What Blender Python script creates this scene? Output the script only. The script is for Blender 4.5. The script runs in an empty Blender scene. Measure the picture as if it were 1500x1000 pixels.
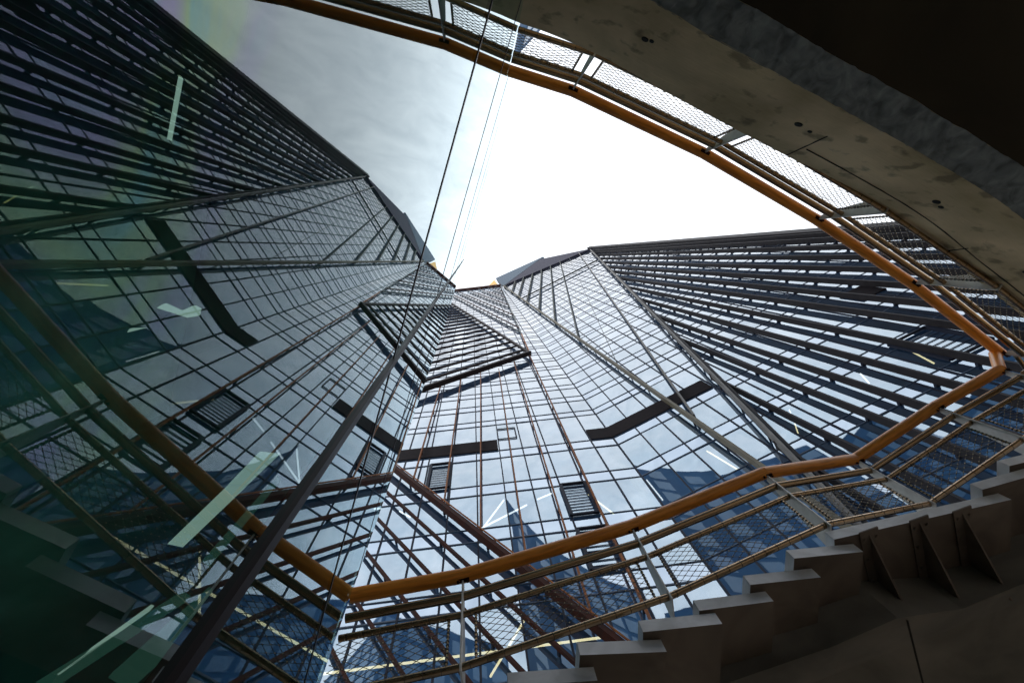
import bpy, math, random
from mathutils import Vector, Matrix
random.seed(7)
sc = bpy.context.scene
col = sc.collection

# ------------------------------------------------------------------ camera
cam_d = bpy.data.cameras.new("camera")
cam_d.lens = 17.0; cam_d.sensor_width = 36.0; cam_d.clip_start = 0.02; cam_d.clip_end = 3000
cam = bpy.data.objects.new("camera", cam_d)
col.objects.link(cam)
R = ((0.9515317, 0.27774194, 0.13208648),
     (-0.29692348, 0.94153765, 0.15919581),
     (-0.08014904, -0.19069944, 0.97837102))
cam.matrix_world = Matrix(((R[0][0], -R[0][1], -R[0][2], 0),
                           (R[1][0], -R[1][1], -R[1][2], 0),
                           (R[2][0], -R[2][1], -R[2][2], 0),
                           (0, 0, 0, 1)))
sc.camera = cam

# ------------------------------------------------------------------ world
w = bpy.data.worlds.new("World"); sc.world = w; w.use_nodes = True
nt = w.node_tree; nt.nodes.clear()
N = nt.nodes.new; LK = nt.links.new
out = N('ShaderNodeOutputWorld'); bg = N('ShaderNodeBackground'); bg.inputs[1].default_value = 0.1
sky = N('ShaderNodeTexSky'); sky.sky_type = 'NISHITA'; sky.sun_disc = False
SUN_EL, SUN_ROT = math.radians(26), math.radians(215)
sky.sun_elevation = SUN_EL; sky.sun_rotation = SUN_ROT
tc = N('ShaderNodeTexCoord'); mp = N('ShaderNodeMapping'); mp.inputs['Scale'].default_value = (2.2, 4.5, 1.2)
nz = N('ShaderNodeTexNoise'); nz.inputs['Scale'].default_value = 4.5; nz.inputs['Detail'].default_value = 9
nz.inputs['Roughness'].default_value = 0.62; nz.inputs['Distortion'].default_value = 0.6
cr = N('ShaderNodeValToRGB'); cr.color_ramp.elements[0].position = 0.3; cr.color_ramp.elements[1].position = 0.72
cr.color_ramp.elements[0].color = (10.8, 11.4, 12.2, 1); cr.color_ramp.elements[1].color = (14.8, 15.2, 15.8, 1)
mx = N('ShaderNodeMix'); mx.data_type = 'RGBA'; mx.inputs[0].default_value = 0.88
LK(tc.outputs['Generated'], mp.inputs[0]); LK(mp.outputs[0], nz.inputs['Vector']); LK(nz.outputs['Fac'], cr.inputs[0])
LK(sky.outputs[0], mx.inputs[6]); LK(cr.outputs[0], mx.inputs[7]); LK(mx.outputs[2], bg.inputs[0]); LK(bg.outputs[0], out.inputs[0])

# ------------------------------------------------------------------ sun
sd = bpy.data.lights.new("sun", 'SUN'); sd.energy = 0.9; sd.angle = math.radians(10); sd.color = (1, 0.95, 0.88)
so = bpy.data.objects.new("sun", sd); col.objects.link(so)
sdir = Vector((math.sin(SUN_ROT) * math.cos(SUN_EL), math.cos(SUN_ROT) * math.cos(SUN_EL), math.sin(SUN_EL)))
so.rotation_euler = sdir.to_track_quat('Z', 'Y').to_euler()

sc.view_settings.view_transform = 'Standard'; sc.view_settings.look = 'None'
sc.view_settings.exposure = 0.5; sc.view_settings.gamma = 1.0
sc.cycles.max_bounces = 10; sc.cycles.glossy_bounces = 6; sc.cycles.transparent_max_bounces = 16
sc.cycles.sample_clamp_indirect = 6

# ------------------------------------------------------------------ materials
def newmat(name):
    m = bpy.data.materials.new(name); m.use_nodes = True
    return m, m.node_tree, m.node_tree.nodes['Principled BSDF']
def ramp_noise(t, c0, c1, scale, detail=6, coord='Object', mscale=(1, 1, 1), lo=0.35, hi=0.65, dist=0.0):
    tc = t.nodes.new('ShaderNodeTexCoord'); mp = t.nodes.new('ShaderNodeMapping'); mp.inputs['Scale'].default_value = mscale
    nz = t.nodes.new('ShaderNodeTexNoise'); nz.inputs['Scale'].default_value = scale; nz.inputs['Detail'].default_value = detail
    nz.inputs['Distortion'].default_value = dist
    cr = t.nodes.new('ShaderNodeValToRGB')
    cr.color_ramp.elements[0].position = lo; cr.color_ramp.elements[1].position = hi
    cr.color_ramp.elements[0].color = (*c0, 1); cr.color_ramp.elements[1].color = (*c1, 1)
    t.links.new(tc.outputs[coord], mp.inputs[0]); t.links.new(mp.outputs[0], nz.inputs['Vector']); t.links.new(nz.outputs['Fac'], cr.inputs[0])
    return cr, nz
def solid(name, c0, c1=None, scale=6, metal=0.0, rough=0.5, mscale=(1, 1, 1), bump=0.0, dist=0.0, lo=0.35, hi=0.65, spec=0.5):
    m, t, p = newmat(name); p.inputs['Specular IOR Level'].default_value = spec
    if c1 is None: c1 = tuple(v * 0.75 for v in c0)
    cr, nz = ramp_noise(t, c1, c0, scale, mscale=mscale, dist=dist, lo=lo, hi=hi)
    t.links.new(cr.outputs[0], p.inputs['Base Color'])
    p.inputs['Metallic'].default_value = metal; p.inputs['Roughness'].default_value = rough
    mr = t.nodes.new('ShaderNodeMapRange'); mr.inputs[3].default_value = max(0.03, rough - 0.1); mr.inputs[4].default_value = min(1, rough + 0.12)
    t.links.new(nz.outputs['Fac'], mr.inputs[0]); t.links.new(mr.outputs[0], p.inputs['Roughness'])
    if bump:
        b = t.nodes.new('ShaderNodeBump'); b.inputs['Strength'].default_value = bump; b.inputs['Distance'].default_value = 0.01
        t.links.new(nz.outputs['Fac'], b.inputs['Height']); t.links.new(b.outputs[0], p.inputs['Normal'])
    return m
def glass(name, gloss_col, trans_col, ior, base, rough=0.0, bump=0.0, stain=None):
    m = bpy.data.materials.new(name); m.use_nodes = True; t = m.node_tree; t.nodes.clear()
    o = t.nodes.new('ShaderNodeOutputMaterial'); mix = t.nodes.new('ShaderNodeMixShader')
    g = t.nodes.new('ShaderNodeBsdfGlossy'); g.inputs['Roughness'].default_value = rough; g.inputs['Color'].default_value = (*gloss_col, 1)
    tr = t.nodes.new('ShaderNodeBsdfTransparent'); tr.inputs['Color'].default_value = (*trans_col, 1)
    fr = t.nodes.new('ShaderNodeFresnel'); fr.inputs['IOR'].default_value = ior
    mr = t.nodes.new('ShaderNodeMapRange'); mr.inputs[3].default_value = base; mr.inputs[4].default_value = 1.0
    geo = t.nodes.new('ShaderNodeNewGeometry')
    sub = t.nodes.new('ShaderNodeMath'); sub.operation = 'SUBTRACT'; sub.inputs[0].default_value = 1.0
    mul = t.nodes.new('ShaderNodeMath'); mul.operation = 'MULTIPLY'
    t.links.new(geo.outputs['Backfacing'], sub.inputs[1])
    t.links.new(fr.outputs[0], mr.inputs[0]); t.links.new(mr.outputs[0], mul.inputs[0]); t.links.new(sub.outputs[0], mul.inputs[1])
    t.links.new(mul.outputs[0], mix.inputs[0]); t.links.new(tr.outputs[0], mix.inputs[1]); t.links.new(g.outputs[0], mix.inputs[2])
    t.links.new(mix.outputs[0], o.inputs[0])
    if stain:
        cr, nz = ramp_noise(t, stain[0], stain[1], stain[2], detail=4, mscale=stain[3], lo=0.3, hi=0.7, dist=1.2)
        if len(stain) > 4:
            e = cr.color_ramp.elements.new(0.45); e.color = (*stain[4], 1)
            e = cr.color_ramp.elements.new(0.58); e.color = (*stain[5], 1)
        if True:
            lw = t.nodes.new('ShaderNodeLayerWeight'); lw.inputs[0].default_value = 0.5
            m3 = t.nodes.new('ShaderNodeMapRange'); m3.inputs[1].default_value = 0.48 if len(stain) > 4 else 0.5; m3.inputs[2].default_value = 0.62 if len(stain) > 4 else 0.86
            mc = t.nodes.new('ShaderNodeMix'); mc.data_type = 'RGBA'; mc.inputs[7].default_value = (0.80, 0.91, 0.94, 1) if len(stain) > 4 else (1, 1, 1, 1)
            t.links.new(lw.outputs['Facing'], m3.inputs[0]); t.links.new(m3.outputs[0], mc.inputs[0]); t.links.new(cr.outputs[0], mc.inputs[6])
            t.links.new(mc.outputs[2], g.inputs['Color'])
    if bump:
        nz = t.nodes.new('ShaderNodeTexNoise'); nz.inputs['Scale'].default_value = 0.8; nz.inputs['Detail'].default_value = 2
        tc = t.nodes.new('ShaderNodeTexCoord'); t.links.new(tc.outputs['Object'], nz.inputs['Vector'])
        b = t.nodes.new('ShaderNodeBump'); b.inputs['Strength'].default_value = bump; b.inputs['Distance'].default_value = 0.02
        t.links.new(nz.outputs['Fac'], b.inputs['Height']); t.links.new(b.outputs[0], g.inputs['Normal'])
    return m
def emit(name, c, s):
    m = bpy.data.materials.new(name); m.use_nodes = True; t = m.node_tree; t.nodes.clear()
    o = t.nodes.new('ShaderNodeOutputMaterial'); e = t.nodes.new('ShaderNodeEmission')
    e.inputs[0].default_value = (*c, 1); e.inputs[1].default_value = s; t.links.new(e.outputs[0], o.inputs[0])
    return m

M = {}
M['vision'] = glass('facade_vision_glass', (0.80, 0.88, 0.96), (0.50, 0.62, 0.74), 2.1, 0.34, 0.015, 0.05,
                    stain=((0.58, 0.72, 0.83), (0.72, 0.83, 0.92), 0.6, (1, 1, 1)))
M['spandrel'] = glass('facade_spandrel_glass', (0.72, 0.84, 0.98), (0.30, 0.45, 0.62), 2.1, 0.36, 0.02,
                      stain=((0.68, 0.80, 0.94), (0.76, 0.88, 1.0), 0.6, (1, 1, 1)))
M['screen'] = glass('screen_wall_glass', (0.74, 0.84, 0.84), (0.74, 0.92, 0.85), 1.85, 0.01, 0.0,
                    stain=((0.25, 0.90, 0.78), (0.40, 0.85, 0.95), 5.5, (1, 1, 1.6), (0.70, 0.66, 0.95), (0.70, 0.95, 0.55)))
M['interior'] = solid('tower_interior', (0.11, 0.17, 0.24), (0.045, 0.08, 0.125), 0.5, rough=0.8)
M['mullion'] = solid('anthracite_aluminium', (0.022, 0.027, 0.045), rough=0.6, spec=0.15)
M['fin_dark'] = solid('dark_bronze_fin', (0.030, 0.027, 0.030), (0.019, 0.018, 0.021), 2, rough=0.6, spec=0.15)
M['fin_olive'] = solid('olive_bronze_fin', (0.15, 0.135, 0.095), (0.10, 0.09, 0.065), 1.5, rough=0.55, spec=0.3)
M['fin_grey'] = solid('grey_bronze_fin', (0.17, 0.165, 0.155), (0.11, 0.105, 0.10), 1.5, rough=0.55, spec=0.3)
M['lattice'] = solid('grey_green_metal', (0.10, 0.11, 0.105), (0.06, 0.068, 0.068), 2, rough=0.6, spec=0.2)
M['copper'] = solid('copper_fin', (0.26, 0.09, 0.025), (0.16, 0.06, 0.025), 3, rough=0.55, spec=0.15)
M['rust'] = solid('rust_red_beam', (0.050, 0.014, 0.008), (0.026, 0.010, 0.007), 3, rough=0.6, spec=0.1)
M['louvre'] = solid('black_brown_louvre', (0.026, 0.019, 0.020), rough=0.6, spec=0.15)
M['band'] = solid('dark_panel', (0.022, 0.017, 0.019), (0.013, 0.011, 0.013), 4, rough=0.85, spec=0.1)
M['cap_dark'] = solid('crown_panel_dark', (0.030, 0.030, 0.052), rough=0.7, spec=0.1)
M['cap_blue'] = solid('crown_panel_blue', (0.07, 0.10, 0.14), (0.055, 0.08, 0.11), 1, rough=0.7, spec=0.1)
M['sail'] = solid('ochre_sail', (0.62, 0.34, 0.05), rough=0.6)
M['wood'] = solid('orange_timber', (1.0, 0.36, 0.04), (0.66, 0.20, 0.02), 5, rough=0.38, mscale=(9, 9, 0.9), bump=0.12, dist=0.5, lo=0.3, hi=0.6)
M['steel'] = solid('bronze_steel_tube', (0.44, 0.31, 0.19), (0.34, 0.23, 0.14), 2, rough=0.2, metal=0.95)
M['plate'] = solid('grey_steel_plate', (0.80, 0.77, 0.72), (0.62, 0.58, 0.53), 9, rough=0.5, metal=0.2)
M['rope'] = solid('net_wire', (0.10, 0.085, 0.06), (0.06, 0.05, 0.04), 30, rough=0.5, metal=0.2)
M['knot'] = solid('net_ferrule', (0.90, 0.75, 0.52), rough=0.4, metal=0.2)
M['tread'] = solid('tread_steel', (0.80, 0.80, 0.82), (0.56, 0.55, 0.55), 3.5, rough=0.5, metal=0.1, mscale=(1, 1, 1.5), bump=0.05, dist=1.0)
M['tread_shaded'] = solid('tread_steel_shaded', (0.20, 0.155, 0.125), (0.115, 0.087, 0.07), 2.2, rough=0.6, spec=0.3, dist=1.0)  # darker copy of the tread steel; underside shade put into the colour
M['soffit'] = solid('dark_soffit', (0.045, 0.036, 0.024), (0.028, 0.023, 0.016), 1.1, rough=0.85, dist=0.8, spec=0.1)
M['spine'] = solid('stair_concrete', (0.20, 0.175, 0.145), (0.09, 0.08, 0.065), 1.6, rough=0.85, dist=0.6)
M['transom'] = solid('blue_grey_transom', (0.065, 0.095, 0.15), rough=0.5, spec=0.3)
M['hole'] = solid('tie_hole', (0.012, 0.011, 0.01), rough=0.9)  # near-black, also on joints and the shaded gap boxes behind the treads
M['green'] = solid('interior_paint', (0.17, 0.36, 0.35), (0.07, 0.17, 0.165), 0.7, rough=0.7)
M['gasket'] = solid('black_gasket', (0.012, 0.011, 0.014), rough=0.4)
M['glassmull'] = solid('brown_mullion', (0.030, 0.022, 0.024), rough=0.5, spec=0.3)
M['lamp_warm'] = emit('warm_led', (1.0, 0.76, 0.38), 1.8)
M['lamp_white'] = emit('white_led', (1.0, 0.95, 0.85), 1.8)
M['panel_cool'] = emit('cool_light_panel', (0.88, 0.97, 0.93), 0.24)
M['teal_glow'] = emit('dim_teal_glow', (0.22, 0.55, 0.46), 0.06)  # glow put in for the teal-lit ceiling, reused on one narrow strip

def concrete(name):
    m, t, p = newmat(name)
    cr, nz = ramp_noise(t, (0.52, 0.39, 0.22), (0.88, 0.68, 0.42), 1.6, detail=12, dist=0.3)
    cr2, n2 = ramp_noise(t, (0.06, 0.06, 0.035), (1, 1, 1), 3.1, detail=10, mscale=(2.2, 2.2, 2.2), lo=0.34, hi=0.44, dist=0.2)
    cr3, n3 = ramp_noise(t, (0.28, 0.29, 0.10), (1, 1, 1), 0.9, detail=6, lo=0.36, hi=0.55)
    m1 = t.nodes.new('ShaderNodeMix'); m1.data_type = 'RGBA'; m1.blend_type = 'MULTIPLY'; m1.inputs[0].default_value = 0.5
    m2 = t.nodes.new('ShaderNodeMix'); m2.data_type = 'RGBA'; m2.blend_type = 'MULTIPLY'; m2.inputs[0].default_value = 0.4
    t.links.new(cr.outputs[0], m1.inputs[6]); t.links.new(cr2.outputs[0], m1.inputs[7])
    t.links.new(m1.outputs[2], m2.inputs[6]); t.links.new(cr3.outputs[0], m2.inputs[7]); t.links.new(m2.outputs[2], p.inputs['Base Color'])
    p.inputs['Roughness'].default_value = 0.88
    fine = t.nodes.new('ShaderNodeTexNoise'); fine.inputs['Scale'].default_value = 40; fine.inputs['Detail'].default_value = 8
    b = t.nodes.new('ShaderNodeBump'); b.inputs['Strength'].default_value = 0.5; b.inputs['Distance'].default_value = 0.008
    t.links.new(fine.outputs['Fac'], b.inputs['Height']); t.links.new(b.outputs[0], p.inputs['Normal'])
    return m
M['concrete'] = concrete('weathered_board_concrete')
M['mortar'] = solid('rough_grey_mortar', (0.34, 0.38, 0.41), (0.13, 0.145, 0.16), 11, rough=0.95, bump=0.6, dist=0.8, lo=0.3, hi=0.7, spec=0.1)

# ------------------------------------------------------------------ mesh helpers
class MB:
    def __init__(s): s.v = []; s.f = []; s.m = []
    def add(s, vs, fs, mi=0):
        b = len(s.v); s.v += [tuple(x) for x in vs]
        for f in fs: s.f.append(tuple(b + i for i in f)); s.m.append(mi)
    def quad(s, a, b, c, d, mi=0): s.add([a, b, c, d], [(0, 1, 2, 3)], mi)
    def beam(s, a, b, side, up, wd, ht, mi=0):
        a, b = Vector(a), Vector(b); sv = Vector(side).normalized() * wd / 2; uv = Vector(up).normalized() * ht / 2
        vs = [a - sv - uv, a + sv - uv, a + sv + uv, a - sv + uv, b - sv - uv, b + sv - uv, b + sv + uv, b - sv + uv]
        s.add(vs, [(0, 3, 2, 1), (4, 5, 6, 7), (0, 1, 5, 4), (1, 2, 6, 5), (2, 3, 7, 6), (3, 0, 4, 7)], mi)
    def tube(s, pts, r, n=12, caps=True, mi=0):
        pts = [Vector(p) for p in pts]; rings = []
        for i, p in enumerate(pts):
            if i == 0: d = pts[1] - p
            elif i == len(pts) - 1: d = p - pts[i - 1]
            else: d = (pts[i + 1] - p).normalized() + (p - pts[i - 1]).normalized()
            d.normalize()
            ref = Vector((0, 0, 1)) if abs(d.z) < 0.9 else Vector((1, 0, 0))
            x = d.cross(ref).normalized(); y = x.cross(d).normalized()
            k = 1.0
            if 0 < i < len(pts) - 1:
                c = (pts[i + 1] - p).normalized().dot((p - pts[i - 1]).normalized()); k = 1 / max(0.6, math.sqrt((1 + c) / 2))
            rr = r[i] if isinstance(r, (list, tuple)) else r
            rings.append([p + (x * math.cos(2 * math.pi * j / n) + y * math.sin(2 * math.pi * j / n)) * rr for j in range(n)])
        vs = [q for rg in rings for q in rg]; fs = []
        for i in range(len(pts) - 1):
            for j in range(n):
                a = i * n + j; b = i * n + (j + 1) % n; fs.append((a, b, b + n, a + n))
        if caps: fs.append(tuple(reversed(range(n)))); fs.append(tuple(range((len(pts) - 1) * n, len(pts) * n)))
        s.add(vs, fs, mi)
    def knot(s, p, r, mi=0):
        p = Vector(p)
        vs = [p + Vector(q) * r for q in ((1, 0, 0), (-1, 0, 0), (0, 1, 0), (0, -1, 0), (0, 0, 1), (0, 0, -1))]
        s.add(vs, [(0, 2, 4), (2, 1, 4), (1, 3, 4), (3, 0, 4), (2, 0, 5), (1, 2, 5), (3, 1, 5), (0, 3, 5)], mi)
    def prism(s, poly, ext, mi=0):
        n = len(poly); a = [Vector(p) for p in poly]; e = Vector(ext); b = [p + e for p in a]
        s.add(a + b, [tuple(reversed(range(n))), tuple(range(n, 2 * n))] + [(i, (i + 1) % n, n + (i + 1) % n, n + i) for i in range(n)], mi)
    def build(s, name, mats, parent=None, smooth=False, fixn=True, bevel=0.0):
        me = bpy.data.meshes.new(name); me.from_pydata(s.v, [], s.f)
        if not isinstance(mats, (list, tuple)): mats = [mats]
        for m in mats: me.materials.append(m)
        for p, mi in zip(me.polygons, s.m): p.material_index = mi
        me.update()
        if fixn:
            import bmesh
            bm = bmesh.new(); bm.from_mesh(me); bmesh.ops.recalc_face_normals(bm, faces=bm.faces); bm.to_mesh(me); bm.free()
        if smooth:
            for p in me.polygons: p.use_smooth = True
            try: me.set_sharp_from_angle(angle=math.radians(40))
            except Exception: pass
        o = bpy.data.objects.new(name, me); col.objects.link(o)
        if parent: o.parent = parent; o.matrix_parent_inverse = Matrix.Translation(-parent.location)
        if bevel:
            b = o.modifiers.new('bevel', 'BEVEL'); b.width = bevel; b.segments = 2; b.limit_method = 'ANGLE'
        return o
def empty(name, loc, label, cat, group=None):
    o = bpy.data.objects.new(name, None); col.objects.link(o); o.location = loc; o.empty_display_size = 0.3
    o['label'] = label; o['category'] = cat
    if group: o['group'] = group
    return o
def tag(o, label, cat, group=None):
    o['label'] = label; o['category'] = cat
    if group: o['group'] = group
    return o

# ------------------------------------------------------------------ ground
GZ = -1.6
g = MB(); g.quad((-400, -400, GZ), (400, -400, GZ), (400, 400, GZ), (-400, 400, GZ))
go = g.build('ground', solid('paving', (0.58, 0.48, 0.36), (0.44, 0.36, 0.27), 1.2, rough=0.85), fixn=False); go['kind'] = 'structure'

# ------------------------------------------------------------------ glass tower (two vertical planes meeting at a kink line)
KX, KY = 15 * math.cos(math.radians(36.4)), 15 * math.sin(math.radians(36.4))
def plane(azd):
    a = math.radians(azd); u = Vector((math.cos(a), math.sin(a), 0)); n = Vector((-u.y, u.x, 0))
    if n.x * KX + n.y * KY > 0: n = -n
    return u, n
PL = {1: plane(157.9), 2: plane(-43.8)}
def P(k, t, z, off=0.0):
    u, n = PL[k]; return Vector((KX, KY, 0)) + u * t + n * off + Vector((0, 0, z))
UP = Vector((0, 0, 1))
tower = empty('glass_tower', (KX, KY, GZ), 'tall pale glass office tower with folded facade of dark vertical fins and diagonal ribs', 'tower')
def roofz(k, t): return 154.6 - 0.30 * t if k == 1 else 148.6 - 0.79 * max(t, 0)
def rightt(z): return 25.9 + (133.0 - z) * 0.0451            # leaning right-hand edge of plane 2
T1 = [1.475 * i for i in range(0, 13)]
T2 = [0, 1.55, 3.05] + [4.47 + 1.43 * i for i in range(0, 20)]
spans = [(3.0, 4.0), (7.1, 8.1), (11.2, 12.2), (15.3, 16.35), (19.39, 20.4), (23.49, 24.54), (27.77, 28.88), (33.4, 34.38), (36.8, 37.95), (40.2, 41.35)]
z = 43.7
while z < 156: spans.append((z, z + 1.12)); z += 3.49
def cells(k, z0, z1, mb, tilt):
    T = T1 if k == 1 else T2
    for a, b in zip(T[:-1], T[1:]):
        if k == 2:
            b = min(b, rightt(z0))
            if b - a < 0.05: continue
        za, zb = min(z1, roofz(k, a)), min(z1, roofz(k, b))
        if za <= z0 + 0.05: continue
        zb = max(zb, z0 + 0.01)
        rx, rz = random.gauss(0, tilt), random.gauss(0, tilt)
        h = (z1 - z0) / 2; wv = (b - a) / 2
        o = lambda st, sz: rx * wv * st + rz * h * sz
        q = [P(k, a, z0, o(-1, -1)), P(k, b, z0, o(1, -1)), P(k, b, zb, o(1, 1)), P(k, a, za, o(-1, 1))]
        if k == 1: q.reverse()
        mb.add(q, [(0, 1, 2, 3)])
def transom(k, z, mb, wd=0.07):
    T = T1 if k == 1 else T2
    tmax = T[-1] if k == 1 else min(T[-1], rightt(z))
    if k == 2 and z > 148: return
    if k == 2 and z > roofz(2, tmax): tmax = (148.6 - z) / 0.79
    if k == 1 and z > roofz(1, tmax): tmax = (154.6 - z) / 0.30
    if tmax < 0.3: return
    u, n = PL[k]; mb.beam(P(k, 0.02, z, 0.02), P(k, tmax, z, 0.02), n, UP, 0.04, wd)
prev = GZ
for i, (a, b) in enumerate(spans):
    for k in (1, 2):
        mb = MB(); cells(k, prev, a, mb, 0.0028)
        if mb.f: mb.build('window_row', M['vision'], tower, fixn=False)
        mb = MB(); cells(k, a, b, mb, 0.0028)
        if mb.f: mb.build('spandrel', M['spandrel'], tower, fixn=False)
        mb = MB(); wd = 0.065 if i < 9 else 0.055
        transom(k, a, mb, wd); transom(k, b, mb, wd * 0.6)
        if mb.f: mb.build('transom', M['transom'], tower)
    prev = b
for k, T in ((1, T1), (2, T2)):
    u, n = PL[k]
    for i, t in enumerate(T):
        if k == 2 and i == 0: continue
        mb = MB()
        if k == 2 and t > 25.9:
            top = 133 - (t - 25.9) / 0.0451
            mb.beam(P(k, t, GZ, 0.03), P(k, t, top, 0.03), u, n, 0.07, 0.05)
        else: mb.beam(P(k, t, GZ, 0.03), P(k, t, roofz(k, t), 0.03), u, n, 0.07, 0.05)
        mb.build('mullion', M['mullion'], tower)
# interior wall and core behind the glass
mb = MB()
for k in (1, 2):
    u, n = PL[k]
    tm = 17.6 if k == 1 else 31.6
    poly = [P(k, 0.0, GZ, -1.3), P(k, tm, GZ, -1.3), P(k, 17.6 if k == 1 else 25.4, roofz(k, 17.6 if k == 1 else 25.9) - 0.3, -1.3), P(k, 0.0, roofz(k, 0) - 0.3, -1.3)]
    mb.prism(poly, -n * 12)
mb.build('interior_wall', M['interior'], tower)
mb = MB(); u, n = PL[2]
mb.add([P(2, 31.98, GZ, 0), P(2, 31.98, GZ, -14), P(2, 25.92, 133, -14), P(2, 25.92, 133, 0)], [(0, 1, 2, 3)])
mb.build('end_wall', M['cap_dark'], tower, fixn=False)

# dark opaque panel band
mb = MB(); u, n = PL[1]
mb.beam(P(1, 7.45, 29.69, 0.06), P(1, 13.9, 29.69, 0.06), n, UP, 0.06, 1.6); mb.build('dark_band', M['band'], tower)
mb = MB(); mb.beam(P(1, 1.42, 29.69, 0.06), P(1, 0.0, 29.69, 0.06), n, UP, 0.06, 1.6)
u, n = PL[2]; mb.beam(P(2, 0.0, 29.69, 0.06), P(2, 7.18, 29.69, 0.06), n, UP, 0.06, 1.6); mb.build('dark_band', M['band'], tower)
mb = MB(); mb.beam(P(2, 19.2, 31.4, 0.06), P(2, 20.9, 31.4, 0.06), n, UP, 0.10, 2.2); mb.build('dark_band', M['band'], tower)
# ventilation grilles
def grille(k, t0, t1, z0, z1, ns):
    u, n = PL[k]; mb = MB()
    for t in (t0, t1): mb.beam(P(k, t, z0, 0.12), P(k, t, z1, 0.12), u, n, 0.16, 0.12)
    for zz in (z0, z1): mb.beam(P(k, t0, zz, 0.12), P(k, t1, zz, 0.12), UP, n, 0.10, 0.12)
    for i in range(1, ns): mb.beam(P(k, t0, z0 + (z1 - z0) * i / ns, 0.03), P(k, t1, z0 + (z1 - z0) * i / ns, 0.03), UP, n, 0.05, 0.02)
    mb.build('grille', M['mullion'], tower)
grille(1, 10.42, 11.6, 24.62, 27.66, 11); grille(1, 3.12, 4.42, 20.45, 23.42, 11); grille(1, 3.08, 4.42, 16.5, 19.3, 9)
grille(2, 15.2, 17.4, 20.5, 24.0, 8)
mb = MB(); u, n = PL[1]
for t in (6.12, 7.36): mb.beam(P(1, t, 30.6, 0.05), P(1, t, 32.4, 0.05), u, n, 0.08, 0.06)
for zz in (30.6, 32.4): mb.beam(P(1, 6.12, zz, 0.05), P(1, 7.36, zz, 0.05), UP, n, 0.06, 0.06)
mb.build('window_frame', M['mullion'], tower)

# edge and crown
u2, n2 = PL[2]; u1, n1 = PL[1]
mb = MB(); mb.beam(P(2, 25.9, 133.4, 0.3), P(2, 32.1, -1.6, 0.3), u2, n2, 0.9, 0.7); mb.build('edge_fin', M['fin_dark'], tower)
mb = MB(); mb.prism([P(2, 0.7, 148.6, 0.15), P(2, 25.9, 129.6, 0.15), P(2, 25.9, 132.0, 0.15), P(2, 17.2, 176, 0.15)], -n2 * 2.2); mb.build('crown', M['cap_dark'], tower)
mb = MB(); mb.prism([P(2, 0.55, 148.6, 0.22), P(2, 17.3, 176, 0.22), P(2, 19.2, 179, 0.22), P(2, 0.05, 190, 0.22)], -n2 * 2.0); mb.build('crown', M['cap_blue'], tower)
mb = MB(); mb.beam(P(2, 0.5, 147.0, 0.22), P(2, 25.9, 128.6, 0.22), UP, n2, 0.5, 0.5); mb.build('eaves_beam', M['cap_dark'], tower)
mb = MB(); mb.beam(P(1, 17.6, 149.6, 0.1), P(1, 0, 154.4, 0.1), UP, n1, 2.6, 0.8); mb.build('eaves_beam', M['rust'], tower)
mb = MB(); mb.prism([P(1, 4.18, 154.2, 0.25), P(1, 0.75, 154.2, 0.25), P(1, 0.94, 181, 0.25)], -n1 * 0.5); mb.build('roof_sail', M['sail'], tower)

# vertical outrigger fins on the right (leaning very slightly), held off the glass on brackets
fins = [(26.79, 82.84, 29.5, 41.55), (25.77, 80.46, 28.31, 40.21), (24.23, 76.87, 26.52, 38.19), (22.61, 73.08, 24.66, 36.08), (20.95, 69.21, 22.76, 33.93),
        (19.28, 65.31, 20.87, 31.8), (17.86, 61.99, 19.1, 29.99), (16.3, 58.35, 17.40, 28.02), (14.55, 51.0, 15.21, 25.4), (12.85, 43.0, 13.23, 23.16),
        (11.15, 35.0, 11.43, 21.12), (9.73, 25.6, 9.88, 19.37), (7.75, 22.72, 7.87, 17.09), (5.97, 20.13, 6.06, 15.05), (4.32, 17.73, 4.38, 13.15)]
def zmain(t): return 17.54 + (t - 5.55) * (123.76 - 17.54) / (24.01 - 5.55)
for (ta, za, tb, zb) in fins:
    s = (tb - ta) / (zb - za)
    tt = lambda zz: ta + (zz - za) * s
    ztop = 120.0
    for _ in range(30): ztop = zmain(tt(ztop)) + 0.4
    ztop = min(ztop, 127)
    mb = MB(); mb.beam(P(2, tt(GZ), GZ, 0.34), P(2, tt(ztop), ztop, 0.34), u2, n2, 0.07, 0.42)
    mb.beam(P(2, tt(GZ), GZ, 0.57), P(2, tt(ztop), ztop, 0.57), u2, n2, 0.11, 0.03)
    fo = mb.build('vertical_fin', M['fin_dark'], tower)
    for (a, b) in spans:
        zz = a
        if zz < ztop - 0.5 and zz > 8:
            bk = MB(); bk.beam(P(2, tt(zz), zz, 0.02), P(2, tt(zz), zz, 0.16), u2, UP, 0.16, 0.16)
            bo = bk.build('bracket', M['mullion'], fo); bo.matrix_parent_inverse = Matrix.Identity(4)

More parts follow.
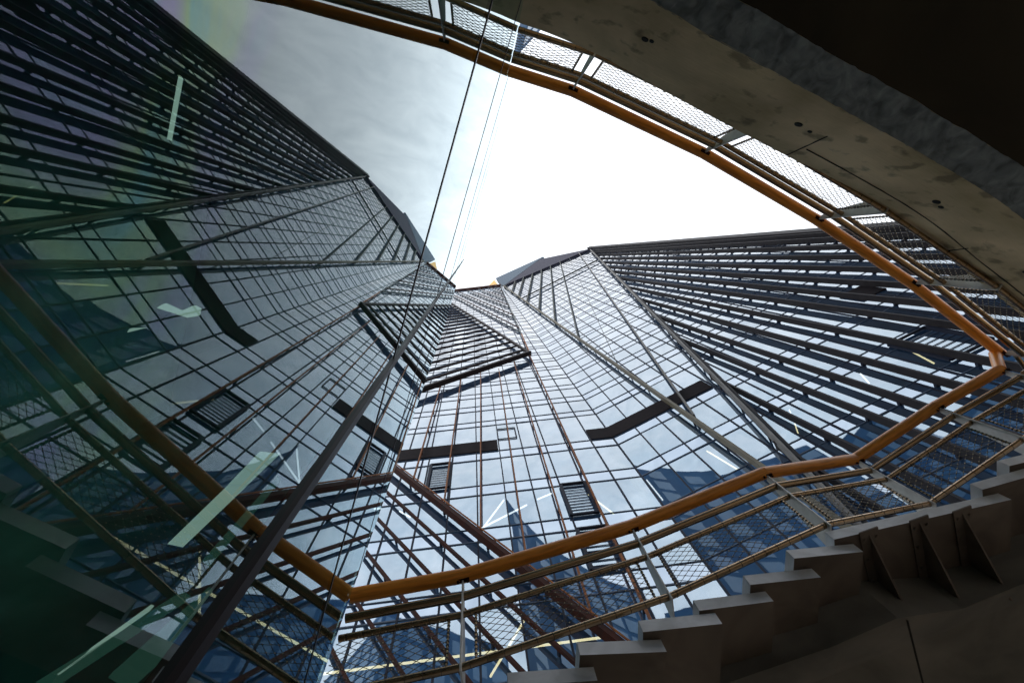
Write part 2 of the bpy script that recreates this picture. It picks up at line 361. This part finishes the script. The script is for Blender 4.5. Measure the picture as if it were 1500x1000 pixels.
# diagonal ribs on plane 2
diag = [(1.41, 145.32, 0.53, 142.63), (4.2, 143.31, 1.09, 122.19), (6.96, 142.69, 1.51, 108.33), (9.63, 140.75, 2.05, 95.15), (12.22, 138.87, 2.77, 81.77),
        (14.89, 137.86, 3.0, 66.46), (17.57, 136.04, 3.52, 53.18), (20.17, 134.67, 4.16, 40.25), (22.91, 133.71, 4.56, 25.92), (20.1, 103.29, 1.92, 103.55)]
for i, (ta, za, tb, zb) in enumerate(diag):
    a, b = P(2, ta, za, 0.42), P(2, tb, zb, 0.42); d = (b - a).normalized(); sd_ = d.cross(n2)
    mb = MB()
    wd = 0.12 if i < 7 or i == 8 else 0.06
    mb.beam(a, b, sd_, n2, wd, 0.28)
    if i < 7:
        mb.beam(P(2, ta, za, 0.05), P(2, tb, zb, 0.05), sd_, n2, 0.10, 0.08)
        L = (b - a).length; nn = int(L / 2.0)
        for j in range(nn + 1):
            q = a + (b - a) * (j / max(nn, 1)); mb.beam(q, q - n2 * 0.4, sd_, d, 0.16, 0.3)
    mb.build('diagonal_rib', M['fin_grey'] if i == 8 else M['lattice'], tower)
def bigrib(k, p0, p1, off, wd, dp, m, name, brackets=True, lip=None):
    u, n = PL[k]; a, b = P(k, *p0, off), P(k, *p1, off); d = (b - a).normalized(); s_ = d.cross(n)
    mb = MB(); mb.beam(a, b, s_, n, wd, dp); mats = [m]
    if lip: mats.append(lip); mb.beam(a + n * (dp / 2 + 0.02) , b + n * (dp / 2 + 0.02), s_, n, wd * 1.5, 0.05, 1)
    L = (b - a).length
    o = mb.build(name, mats, tower)
    if brackets:
        nn = int(L / 3.4)
        for j in range(1, nn):
            q = a + d * (j * L / nn); bk = MB(); bk.beam(q, q - n * (off - 0.02), s_, d, 0.08, 0.10)
            c = bk.build('bracket', M['mullion'], o); c.matrix_parent_inverse = Matrix.Identity(4)
    return o
s = (17.54 - 123.76) / (5.55 - 24.01)
bigrib(2, (24.2, 124.6), (3.2, 17.54 - s * 2.35), 0.62, 0.12, 0.46, M['fin_grey'], 'diagonal_fin')
bigrib(2, (24.5, 124.9), (3.5, 17.54 - s * 2.35), 0.42, 0.12, 0.30, M['fin_dark'], 'diagonal_fin', False)
bigrib(2, (0.5, 146.5), (4.98, 5.0), 0.50, 0.16, 0.40, M['fin_olive'], 'diagonal_fin')

# copper fins on plane 1
for (ta, za, tb, zb) in [(12.04, 44.86, 12.39, 25.6), (10.16, 46.93, 10.5, 22.7), (8.23, 47.95, 8.7, 19.9), (6.36, 48.2, 6.89, 16.6), (4.6, 50.5, 5.04, 13.6), (2.6, 53.0, 3.25, 10.6)]:
    bigrib(1, (ta, za), (tb, zb), 0.34, 0.07, 0.16, M['copper'], 'copper_fin')
bigrib(1, (0.35, 150), (2.2, 66), 0.35, 0.10, 0.25, M['lattice'], 'edge_rib'); bigrib(1, (2.2, 66), (2.5, 53), 0.35, 0.12, 0.25, M['copper'], 'edge_rib')
# louvred triangle
bigrib(1, (15.0, 41.3), (2.5, 53.05), 0.60, 0.36, 0.5, M['louvre'], 'louvre_frame', False)
bigrib(1, (14.9, 117.5), (2.5, 53.05), 0.50, 0.26, 0.30, M['louvre'], 'louvre_frame', False)
zl = 46.6
while zl < 112:
    sl = 0.92 - 0.012 * (zl - 42.6)
    # meets the upper edge line z = 53 + (t-2.57)*5.24
    te = (zl + sl * 13.6 - 53 + 2.57 * 5.24) / (5.24 + sl)
    if te < 13.9:
        bigrib(1, (14.6, zl - sl * 1.0), (te, zl + sl * (13.6 - te)), 0.36, 0.22, 0.22, M['louvre'], 'louvre', False)
    zl += 3.7
# upper diagonals with lattice
for (ta, za, tb, zb) in [(14.38, 133.92, 2.08, 70.58), (14.03, 145.94, 1.83, 84.69), (10.76, 147.24, 1.59, 99.45), (7.43, 148.56, 1.19, 113.74), (4.2, 149.5, 0.8, 128.5), (2.2, 150.5, 0.5, 140)]:
    bigrib(1, (ta, za), (tb, zb), 0.50, 0.14, 0.16, M['rust'], 'diagonal_rib')
    bigrib(1, (ta, za - 1.2), (tb, zb - 1.2), 0.08, 0.12, 0.10, M['lattice'], 'diagonal_rib', False)
# rust coloured diagonals on the lower left of plane 1
for j in range(11):
    z0 = 26.9 - 2.6 * j; slope = 1.58
    t0 = 14.6; t1 = 0.2
    zz = lambda t: z0 - slope * (13.6 - t)
    if zz(t1) < GZ: t1 = 13.6 - (z0 - GZ) / slope
    if t1 > t0 - 0.4: continue
    if j == 0: bigrib(1, (t0, zz(t0)), (t1, zz(t1)), 0.45, 0.20, 0.40, M['rust'], 'slanted_beam', True); bigrib(1, (t0, zz(t0) + 0.3), (t1, zz(t1) + 0.3), 0.66, 0.05, 0.06, M['copper'], 'slanted_beam', False)
    else: bigrib(1, (t0, zz(t0)), (t1, zz(t1)), 0.32, 0.10, 0.18, M['rust'], 'slanted_beam', True)

# LED strips behind the glass of the tower
strips = [(1, 8.7, 21.15, 7.48, 23.63, 'white light strip right of the rust beam, steeper arm of a cross', 0),
          (1, 8.79, 21.22, 6.32, 22.88, 'white light strip crossing another one in a window above the handrail', 0),
          (1, 5.72, 23.3, 4.88, 23.75, 'short white light strip between two copper fins left of the upper grille', 0),
          (1, 3.0, 23.2, 2.24, 21.12, 'short light strip just right of the ventilation grille and copper fin', 1),
          (1, 14.2, 13.98, 4.79, 13.9, 'long yellow light strip running behind the net and rust beams', 1),
          (1, 7.19, 15.26, 8.59, 12.99, 'slanting light strip crossing the long yellow one behind the net', 1),
          (1, 13.02, 23.77, 12.36, 23.03, 'small bright light strip behind the second rust beam by the screen wall', 0),
          (2, -0.09 + 0.3, 23.78, 0.25, 21.61, 'upright white light strip in the pane left of the blue tower reflection', 0),
          (2, 3.81, 23.7, 4.14, 21.14, 'warm light strip amid the blue tower reflection above the handrail', 1),
          (2, 8.77, 23.68, 8.56, 23.21, 'tiny white light strip upper of two between dark vertical fins', 0),
          (2, 8.16, 22.38, 7.72, 21.51, 'small yellow light strip lower of two between dark vertical fins', 1),
          (2, 13.09, 23.75, 12.62, 22.63, 'pale light strip between the dark fins right of the handrail bend', 0),
          (2, 15.89, 23.53, 15.38, 21.7, 'yellow light strip between dark fins near the small grille at right', 1)]
for (k, ta, za, tb, zb, lab, wm) in strips:
    u, n = PL[k]; a, b = P(k, ta, za, -0.5), P(k, tb, zb, -0.5); d = (b - a).normalized()
    mb = MB(); mb.beam(a, b, d.cross(n), n, 0.055, 0.06)
    tag(mb.build('light_strip', M['lamp_warm'] if wm else M['lamp_white']), lab, 'light', 'light strips inside the tower')

# ------------------------------------------------------------------ towers across the street (seen mirrored in the facade)
def office(name, label, corners, z1, wm, fl=3.6, bay=3.4, rows=20):
    e = empty(name, (corners[0][0], corners[0][1], GZ), label, 'tower')
    mb = MB(); mb.prism([(x, y, GZ) for x, y in corners], (0, 0, z1 - GZ)); mb.build('wall', wm, e)
    cx = sum(c[0] for c in corners) / len(corners); cy = sum(c[1] for c in corners) / len(corners)
    zz = z1 - 1.5 - fl; r = 0
    while zz > 14 and r < rows:
        mb = MB()
        for (x0, y0), (x1, y1) in zip(corners, corners[1:] + corners[:1]):
            d = Vector((x1 - x0, y1 - y0, 0)); L = d.length; d.normalize(); nn = Vector((d.y, -d.x, 0))
            if nn.x * ((x0 + x1) / 2 - cx) + nn.y * ((y0 + y1) / 2 - cy) < 0: nn = -nn
            nb = int(L / bay)
            if nb < 1: continue
            for j in range(nb):
                c = Vector((x0, y0, zz + fl * 0.5)) + d * (L * (j + 0.5) / nb) + nn * 0.02
                mb.beam(c - d * bay * 0.41, c + d * bay * 0.41, UP, nn, fl * 0.74, 0.10)
        mb.build('window_row', M['officeglass'], e); zz -= fl; r += 1
    return e
m, t, p = newmat('office_glass'); p.inputs['Base Color'].default_value = (0.10, 0.20, 0.33, 1); p.inputs['Roughness'].default_value = 0.3
M['officeglass'] = m
M['officewall'] = solid('blue_grey_cladding', (0.04, 0.12, 0.24), (0.022, 0.075, 0.17), 0.25, rough=0.7, spec=0.2)
office('office_tower', 'blue round-fronted office tower mirrored in the tower facade above the handrail', [(-4.1, -14.4), (-3.2, -21), (-1.6, -26.5), (0.7, -31), (4, -37), (8.4, -42.5), (0, -48), (-9, -34), (-6.6, -22)], 73, M['officewall'])
office('corner_building', 'tall blue corner block mirrored between the dark fins beside the handrail', [(10, -46), (17, -48), (17, -62), (6, -60)], 70, M['officewall'])
office('terrace_building', 'long lower blue block mirrored behind the net at far right', [(17.3, -48), (46, -54), (46, -70), (17.3, -66)], 58.5, M['officewall'], 3.8, 3.8, 12)
office('slab_building', 'blue slab building mirrored low behind the net beside the screen wall', [(-37, -30), (-22, -52), (-50, -75), (-70, -45)], 84, M['officewall'], 4.0, 4.0, 16)

# ------------------------------------------------------------------ glass screen building on the left
D = 0.13; Y0, Y1, GT = -1.75, 2.47, 14.0
gb = empty('glass_screen_building', (-D, 0, GZ), 'dark green-tinted mirror glass wall with black joints close on the left', 'building')
HZ = [GZ, D * 10.9, D * 24.3, 5.2, 7.4, 9.8, GT]; VY = [Y0, 3.0 * D, Y1]
for i in range(len(HZ) - 1):
    for j in range(2):
        mb = MB(); a, b = VY[j], VY[j + 1]
        q = [(-D, a, HZ[i]), (-D, b, HZ[i]), (-D, b, HZ[i + 1]), (-D, a, HZ[i + 1])]
        back = [(x - 0.012, y, z) for x, y, z in q]
        mb.add(q + back, [(0, 1, 2, 3), (7, 6, 5, 4)])
        mb.build('glass_pane', M['screen'], gb, fixn=False)
for zz, th in zip(HZ[1:-1], (0.018, 0.022, 0.020, 0.020, 0.020)):
    mb = MB(); mb.beam((-D - 0.004, Y0, zz), (-D - 0.004, Y1, zz), UP, (1, 0, 0), th, 0.012); mb.build('joint', M['gasket'], gb)
mb = MB(); mb.beam((-D - 0.003, VY[1], GZ), (-D - 0.003, VY[1], GT), (0, 1, 0), (1, 0, 0), 0.025, 0.020); mb.build('mullion', M['glassmull'], gb)
mb = MB(); mb.beam((-D - 0.006, Y0 - 0.004, GZ), (-D - 0.006, Y0 - 0.004, GT), (0, 1, 0), (1, 0, 0), 0.008, 0.012); mb.build('mullion', M['gasket'], gb)
mb = MB(); mb.beam((-D - 0.006, Y1 + 0.004, GZ), (-D - 0.006, Y1 + 0.004, GT), (0, 1, 0), (1, 0, 0), 0.008, 0.012); mb.build('mullion', M['gasket'], gb)
room = [(-D - 0.02, Y0), (-D - 0.02, Y1), (-0.62, 7.0), (-7, 7.0), (-7, -6), (-0.60, -6)]
mb = MB(); n_ = len(room)
vs = [(x, y, GZ) for x, y in room] + [(x, y, GT) for x, y in room]
fs = [(i, (i + 1) % n_, n_ + (i + 1) % n_, n_ + i) for i in range(1, n_)] + [tuple(range(n_, 2 * n_)), tuple(range(n_))]
mb.add(vs, fs); mb.build('interior_wall', M['green'], gb, fixn=False)
def ceiling_light(pts, z, m, label, zt=0.04):
    mb = MB(); mb.prism([(x * z / 3.4, y * z / 3.4, z) for x, y in pts], (0, 0, zt))
    return tag(mb.build('ceiling_light', m), label, 'light', 'ceiling lights behind the screen wall')
ceiling_light([(-1.06, 1.86), (-0.92, 1.84), (-1.08, 2.12), (-1.21, 2.15)], 3.0, M['panel_cool'], 'bright pale green light panel just above the mirrored handrail at lower left')
ceiling_light([(-1.225, 2.18), (-1.095, 2.15), (-1.42, 2.72), (-1.53, 2.72)], 3.0, M['panel_cool'], 'pale green light panel below the mirrored handrail, continuing the bright one')
ceiling_light([(-0.90, 2.01), (-0.87, 2.05), (-1.21, 2.84), (-1.27, 2.80)], 3.0, M['teal_glow'], 'narrow teal light strip running beside the pale green panels')
ceiling_light([(-1.9, 1.01), (-1.86, 0.97), (-1.75, 0.99), (-1.68, 0.93), (-1.64, 0.94), (-1.64, 0.99), (-1.70, 1.02)], 4.0, M['panel_cool'], 'small notched white light amid the mirrored blue windows')
ceiling_light([(-2.05, 1.23), (-2.04, 1.2), (-1.95, 1.17)], 4.0, M['panel_cool'], 'tiny white light sliver left of the notched one')
ceiling_light([(-1.38, 3.13), (-1.31, 3.16), (-2.13, 4.15), (-2.30, 4.19)], 2.4, M['teal_glow'], 'dim teal-lit ceiling put in as a glowing sheet in the bottom left corner')  # lit ceiling drawn as a glowing sheet, not a lamp
ceiling_light([(-1.58, 3.30), (-1.555, 3.305), (-2.095, 4.005), (-2.11, 4.0)], 2.4, M['panel_cool'], 'thin white light line left of the dim teal glowing sheet in the corner')
ceiling_light([(-1.04, 3.12), (-1.20, 3.05), (-1.75, 3.95), (-1.58, 4.03)], 2.4, M['teal_glow'], 'dim teal-lit ceiling put in as a glowing sheet nearest the dark mullion at bottom left')
mb = MB(); mb.beam((-2.36, -0.53, 4.0), (-2.36, -0.08, 4.0), (1, 0, 0), UP, 0.018, 0.03)
tag(mb.build('ceiling_light', M['panel_cool']), 'slim white tube light behind the upper left glass', 'light', 'ceiling lights behind the screen wall')

# ------------------------------------------------------------------ railings
def net(mb, p00, p10, p11, p01, cu=0.082, cv=0.05, r=0.0022):
    p00, p10, p11, p01 = map(Vector, (p00, p10, p11, p01))
    Lu = ((p10 - p00).length + (p11 - p01).length) / 2; Lv = ((p01 - p00).length + (p11 - p10).length) / 2
    sag = (p10 - p00).cross(p01 - p00).normalized()
    def pt(a, b):
        u, v = a / Lu, b / Lv
        q = p00 * (1 - u) * (1 - v) + p10 * u * (1 - v) + p11 * u * v + p01 * (1 - u) * v
        return q + sag * 0.02 * math.sin(math.pi * u) * math.sin(math.pi * v)
    s = cv / cu
    for sg in (1, -1):
        c = -Lv / s if sg == 1 else 0
        end = Lu if sg == 1 else Lu + Lv / s
        k0 = math.ceil(c / cu)
        c = k0 * cu
        while c < end:
            # line a = c + sg*b/s
            b0, b1 = 0, Lv
            if sg == 1: b0 = max(b0, -c * s); b1 = min(b1, (Lu - c) * s)
            else: b0 = max(b0, (c - Lu) * s); b1 = min(b1, c * s)
            if b1 - b0 > 0.01:
                n = max(2, int((b1 - b0) / 0.12) + 1)
                pts = [pt(c + sg * (b0 + (b1 - b0) * i / (n - 1)) / s, b0 + (b1 - b0) * i / (n - 1)) for i in range(n)]
                mb.tube(pts, r, 3, caps=False)
            c += cu
    a = 0; i = 0
    while a < Lu:
        b = (i % 2) * cv / 2
        while b < Lv:
            mb.knot(pt(a, b), r * 2.5, 1); b += cv
        a += cu / 2; i += 1
def local_tube(name, a, b, r, m, parent, n=20, ext=0.0):
    a, b = Vector(a), Vector(b); d = (b - a).normalized(); a = a - d * ext; b = b + d * ext
    mb = MB(); L = (b - a).length; mb.tube([(0, 0, 0), (0, 0, L * 0.5), (0, 0, L)], r, n)
    o = mb.build(name, m, None, smooth=True)
    q = d.to_track_quat('Z', 'Y'); o.parent = parent
    o.matrix_parent_inverse = Matrix.Identity(4)
    o.location = a - parent.location; o.rotation_mode = 'QUATERNION'; o.rotation_quaternion = q
    return o
def railing(root, head, posts, nets, dz=(0.17, 0.335, 0.73, 0.78), zoff=0.0, out=0.03, ext_tail=None):
    head = [Vector(h) for h in head]
    for i in range(len(head) - 1): local_tube('handrail', head[i], head[i + 1], 0.050, M['wood'], root, ext=0.004)
    # outward normal (in plan) at each node
    outs = []
    for i, h in enumerate(head):
        a = head[max(i - 1, 0)]; b = head[min(i + 1, len(head) - 1)]; d = (b - a); d.z = 0; d.normalize()
        n = Vector((d.y, -d.x, 0))
        if n.dot(Vector((h.x, h.y, 0))) < 0: n = -n
        outs.append(n)
    lv = [[h - UP * k + o * out for h, o in zip(head, outs)] for k in dz[:3]]
    names = ('upper_rail', 'middle_rail', 'bottom_rail')
    for pts, nm, rr in zip(lv, names, (0.029, 0.021, 0.022)):
        mb = MB(); mb.tube(pts, rr, 12)
        if nm != 'upper_rail':
            for a, b in zip(pts[:-1], pts[1:]):
                L = (b - a).length; d = (b - a).normalized(); k = 0.05
                while k < L: mb.tube([a + d * (k - 0.0015) , a + d * (k + 0.0015)], rr + 0.0012, 10, mi=1); k += 0.10
        mb.build(nm, [M['steel'], M['gasket']], root, smooth=True)
    for i in posts:
        h, o = head[i], outs[i]; a = head[max(i - 1, 0)]; b = head[min(i + 1, len(head) - 1)]; d = (b - a); d.z = 0; d.normalize()
        top = h - UP * 0.05; ft = h - UP * (dz[3]); mb = MB()
        prof = [top - o * 0.005, top + o * 0.040, h - UP * 0.30 + o * 0.10, ft + o * 0.185, ft + o * 0.0, h - UP * 0.30 - o * 0.0]
        mb.prism([q - d * 0.006 for q in prof], d * 0.012)
        po = mb.build('post', M['plate'], root, bevel=0.0015)
        mb = MB(); mb.beam(h - UP * 0.046 - d * 0.045, h - UP * 0.046 + d * 0.045, o, UP, 0.03, 0.012)
        for sg in (-1, 1): mb.tube([h - UP * 0.070 + d * 0.034 * sg, h - UP * 0.046 + d * 0.034 * sg], 0.009, 8)
        bo = mb.build('bracket', M['rust'], po); bo.matrix_parent_inverse = Matrix.Identity(4)
        # thin rods either side of the post that carry the net
        mb = MB()
        for sg in (-1, 1):
            t_ = h - UP * dz[1] + o * out + d * 0.085 * sg; b_ = h - UP * dz[2] + o * out + d * 0.085 * sg
            mb.tube([t_, b_], 0.0075, 8)
            for q in range(13):
                c = t_ + (b_ - t_) * (q + 0.5) / 13; mb.tube([c - UP * 0.003, c + UP * 0.003], 0.0105, 8, mi=1)
        mb.build('net_rod', [M['steel'], M['gasket']], root, smooth=True)
    for i in nets:
        a0, a1 = lv[1][i], lv[1][i + 1]; b0, b1 = lv[2][i], lv[2][i + 1]; d = (a1 - a0).normalized()
        e0 = 0.09 if i in posts else 0.0; e1 = 0.09 if (i + 1) in posts else 0.0
        mb = MB(); net(mb, b0 + d * e0, b1 - d * e1, a1 - d * e1, a0 + d * e0)
        mb.build('net', [M['rope'], M['knot']], root, fixn=False)

sr = empty('stair_railing', (0.58, 2.2, 2.3), 'orange timber handrail with steel tubes and wire net climbing the stepped stair', 'railing')
low = [(-0.125, 2.47, 2.97), (0.58, 2.2, 3.05), (1.76, 1.66, 3.3), (2.86, 1.06, 3.6), (3.85, 0.78, 3.85), (4.54, 0.12, 4.0), (5.19, -0.40, 4.15)]
railing(sr, low, [1, 2, 3, 4, 5, 6], [0, 1, 2, 3, 4, 5])
local_tube('handrail', (5.19, -0.40, 4.15), (5.43, -0.56, 4.45), 0.050, M['wood'], sr, ext=0.01)
lr = empty('landing_railing', (2.6, -1.35, 3.85), 'curved orange timber handrail with steel tubes and net along the concrete walkway', 'railing')
up = [(5.48, -0.59, 4.45), (4.26, -0.96, 4.5), (3.11, -1.25, 4.6), (1.82, -1.48, 4.65), (0.47, -1.61, 4.7), (-0.125, -1.60, 4.75)]
railing(lr, up, [0, 1, 2, 3, 4], [0, 1, 2, 3, 4], dz=(0.19, 0.325, 0.78, 0.81))
# tails of the tubes that run on to the right past the bend
mb = MB()
for a, b, r in [((5.22, -0.42, 3.98), (7.2, -1.9, 4.45), 0.022), ((5.22, -0.42, 3.84), (7.2, -1.9, 4.3), 0.016), ((5.22, -0.42, 3.42), (7.2, -1.9, 3.9), 0.017)]: mb.tube([a, b], r, 12)
mb.build('rail_extension', M['steel'], sr, smooth=True)
mb = MB(); net(mb, (5.3, -0.48, 3.43), (7.2, -1.9, 3.9), (7.2, -1.9, 4.3), (5.3, -0.48, 3.85)); mb.build('net', [M['rope'], M['knot']], sr, fixn=False)
mb = MB()
for a, b, r in [((5.48, -0.59, 4.30), (7.2, 0.3, 4.32), 0.022), ((5.48, -0.59, 4.18), (7.2, 0.3, 4.2), 0.016)]: mb.tube([a, b], r, 12)
mb.build('rail_extension', M['steel'], lr, smooth=True)
mb = MB(); net(mb, (5.48, -0.59, 3.70), (7.2, 0.3, 3.72), (7.2, 0.3, 4.2), (5.48, -0.59, 4.18)); mb.build('net', [M['rope'], M['knot']], lr, fixn=False)

# ------------------------------------------------------------------ concrete walkway (curved parapet beam)
wk = empty('concrete_walkway', (2.6, -1.4, 3.0), 'stained concrete walkway edge curving overhead with a dark underside', 'walkway')
E1 = [(-0.9, -1.60), (-0.07, -1.655), (0.5, -1.64), (0.97, -1.58), (1.76, -1.49), (2.58, -1.40), (3.31, -1.29), (3.95, -1.12), (4.76, -0.90), (5.6, -0.6), (6.8, -0.1)]
def catmull(pts, n=6):
    o = []
    for i in range(len(pts) - 1):
        p0 = pts[max(i - 1, 0)]; p1 = pts[i]; p2 = pts[i + 1]; p3 = pts[min(i + 2, len(pts) - 1)]
        for j in range(n):
            t = j / n
            o.append(tuple(0.5 * (2 * b + (c - a) * t + (2 * a - 5 * b + 4 * c - d) * t * t + (-a + 3 * b - 3 * c + d) * t ** 3) for a, b, c, d in zip(p0, p1, p2, p3)))
    return o + [pts[-1]]
C = catmull([(x - 0.012 * max(x, 0) / 5, y + 0.028) for x, y in E1], 8)
ZT, ZB = 3.85, 3.04
def offs(c, d):
    o = []
    for i, p in enumerate(c):
        a = c[max(i - 1, 0)]; b = c[min(i + 1, len(c) - 1)]; v = Vector((b[0] - a[0], b[1] - a[1])).normalized(); o.append((p[0] + v.y * d, p[1] - v.x * d))
    return o
C2 = offs(C, 0.04)
C3 = []
for (x, y), q in zip(offs(C, 0.22), range(len(C))):
    C3.append((x, y))
def rowgrid(a, za, b, zb, rows, mb, jit=0.0):
    g = []
    for r in range(rows + 1):
        f = r / rows
        g.append([(x0 + (x1 - x0) * f + random.gauss(0, jit), y0 + (y1 - y0) * f + random.gauss(0, jit), za + (zb - za) * f + random.gauss(0, jit)) for (x0, y0), (x1, y1) in zip(a, b)])
    n = len(a); vs = [p for r in g for p in r]
    mb.add(vs, [(r * n + i, r * n + i + 1, (r + 1) * n + i + 1, (r + 1) * n + i) for r in range(rows) for i in range(n - 1)])
C4 = offs(C, 5.5)
mb = MB(); rowgrid(C, ZT, C2, ZB, 10, mb, 0.0015); mb.build('parapet_face', M['concrete'], wk, smooth=True)
CM = catmull([(x + random.uniform(-.003, .003), y + random.uniform(-.003, .003)) for x, y in C2], 3); CN = catmull([(x + random.uniform(-.004, .004), y + random.uniform(-.006, .006)) for x, y in C3], 3)
mb = MB(); rowgrid(CM, ZB + 0.004, CN, ZB - 0.10, 6, mb, 0.002); mb.build('mortar_edge', M['mortar'], wk)
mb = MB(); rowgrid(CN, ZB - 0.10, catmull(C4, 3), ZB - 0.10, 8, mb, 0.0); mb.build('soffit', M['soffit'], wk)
mb = MB(); mb.add([(x, y, ZT) for x, y in C] + [(x, y, ZT) for x, y in C4], [(i, i + 1, len(C) + i + 1, len(C) + i) for i in range(len(C) - 1)]); mb.build('deck', M['concrete'], wk)
# form tie holes and board joints
def onface(i_f, zf):
    i = int(i_f); f = i_f - i; a, b = C[i], C[min(i + 1, len(C) - 1)]; a2, b2 = C2[i], C2[min(i + 1, len(C) - 1)]
    k = (ZT - zf) / (ZT - ZB)
    x = (a[0] + (b[0] - a[0]) * f) * (1 - k) + (a2[0] + (b2[0] - a2[0]) * f) * k; y = (a[1] + (b[1] - a[1]) * f) * (1 - k) + (a2[1] + (b2[1] - a2[1]) * f) * k
    v = Vector((b[0] - a[0], b[1] - a[1], 0)).normalized(); return Vector((x, y, zf)), v, Vector((-v.y, v.x, 0))
for i_f, zf, r in [(19.5, 3.4, .018), (20.3, 3.38, .012), (33.5, 3.4, .02), (34.5, 3.41, .012), (46, 3.40, .02), (46.8, 3.42, .014), (57.5, 3.4, .021), (58.5, 3.42, .012), (66, 3.4, .02), (67, 3.38, .013)]:
    c, v, n = onface(i_f, zf); mb = MB(); mb.tube([c - n * 0.004, c + n * 0.004], [r * 1.45, r * 1.3], 14); mb.build('tie_hole', M['hole'], wk)
mb = MB()
for k in range(36, 78):
    a, v, n = onface(k, 3.63 + random.uniform(-.002, .002)); b, _, _ = onface(k + 1 - 1e-6, 3.63); mb.beam(a + n * 0.002, b + n * 0.002, UP, n, 0.006, 0.006)
for k, z0, z1 in ((35.5, 3.36, 3.84), (53.6, 3.6, 3.84), (70.5, 3.1, 3.84)):
    a, v, n = onface(k, z0); b, _, _ = onface(k + 0.4, z1); mb.beam(a + n * 0.002, b + n * 0.002, v, n, 0.006, 0.006)
mb.build('board_joint', M['hole'], wk)

# ------------------------------------------------------------------ staircase
st = empty('staircase', (2.3, 1.9, 1.6), 'grey stepped steel staircase seen from below with box treads and brackets', 'staircase')
tr = [((0.10, 2.33), (0.55, 2.21), 2.0), ((0.45, 2.22), (0.91, 2.09), 2.1), ((0.81, 2.09), (1.26, 1.95), 2.2), ((1.17, 1.91), (1.64, 1.78), 2.3), ((1.53, 1.77), (1.97, 1.61), 2.4), ((1.88, 1.63), (2.31, 1.46), 2.5), ((2.21, 1.45), (2.64, 1.29), 2.6),
      ((2.51, 1.26), (2.95, 1.10), 2.7), ((2.82, 1.11), (3.93, 0.52), 2.8), ((3.82, 0.53), (4.26, 0.26), 2.9), ((4.07, 0.33), (4.54, 0.07), 3.0), ((4.40, 0.10), (4.9, -0.25), 3.1)]
for i, (a, b, z) in enumerate(tr):
    a = Vector((*a, z)); b = Vector((*b, z)); d = (b - a).normalized(); o = Vector((d.y, -d.x, 0))
    if o.dot(Vector((a.x, a.y, 0))) < 0: o = -o
    h = 0.085; dep = 0.46 if i != 8 else 0.5
    mb = MB(); q = [a, b, b + o * dep, a + o * dep]
    lo = [v - UP * h for v in q]
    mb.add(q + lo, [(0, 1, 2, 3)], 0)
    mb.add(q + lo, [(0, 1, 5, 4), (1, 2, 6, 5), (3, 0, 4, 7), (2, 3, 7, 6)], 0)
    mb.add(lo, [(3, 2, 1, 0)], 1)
    mb.build('tread', [M['tread'], M['tread_shaded']], st, bevel=0.003)
    mb = MB()  # black box added behind the tread, the gap's shade put into its colour
    ra, rb = a + o * dep, b + o * dep
    mb.prism([ra - UP * h, rb - UP * h, rb + o * 0.9 - UP * (h - 0.03), ra + o * 0.9 - UP * (h - 0.03)], UP * 0.25); mb.build('gap_filler', M['hole'], st)
# gusset plates under the landing step
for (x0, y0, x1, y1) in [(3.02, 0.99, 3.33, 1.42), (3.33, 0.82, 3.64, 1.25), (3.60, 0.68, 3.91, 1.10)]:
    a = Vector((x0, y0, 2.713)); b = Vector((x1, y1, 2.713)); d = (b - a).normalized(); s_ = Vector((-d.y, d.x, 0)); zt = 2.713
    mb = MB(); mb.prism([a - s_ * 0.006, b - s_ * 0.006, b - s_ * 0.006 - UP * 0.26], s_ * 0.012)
    go_ = mb.build('gusset', M['tread_shaded'], st)
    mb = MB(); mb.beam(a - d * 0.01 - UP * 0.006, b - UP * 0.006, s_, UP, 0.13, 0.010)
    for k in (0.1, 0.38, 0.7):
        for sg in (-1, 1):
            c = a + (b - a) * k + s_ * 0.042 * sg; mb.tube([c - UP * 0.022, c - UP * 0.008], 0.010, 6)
    c_ = mb.build('flange', M['tread_shaded'], go_); c_.matrix_parent_inverse = Matrix.Identity(4)
# concrete spine below the steps
mb = MB(); mb.prism([(0.9, 3.2, 2.30), (2.02, 2.05, 2.30), (2.72, 1.62, 2.34), (3.1, 1.36, 2.38), (3.55, 1.22, 2.42), (4.3, 0.75, 2.50), (5.6, 0.1, 2.6), (8, 1.0, 2.6), (7, 4, 2.5), (3, 5.5, 2.3)], UP * 0.42)
mb.build('spine', M['spine'], st)
mb = MB(); mb.beam((3.15, 1.35, 2.365), (4.1, 2.6, 2.30), (1, 0, 0), UP, 0.012, 0.006); mb.build('spine_joint', M['hole'], st)
# dark backing slab added so nothing shines through behind the treads
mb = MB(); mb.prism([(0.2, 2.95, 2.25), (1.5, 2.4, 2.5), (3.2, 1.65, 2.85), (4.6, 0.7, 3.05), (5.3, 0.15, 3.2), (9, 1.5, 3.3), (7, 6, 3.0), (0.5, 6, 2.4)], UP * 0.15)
mb.build('stair_backing', M['soffit'], st)
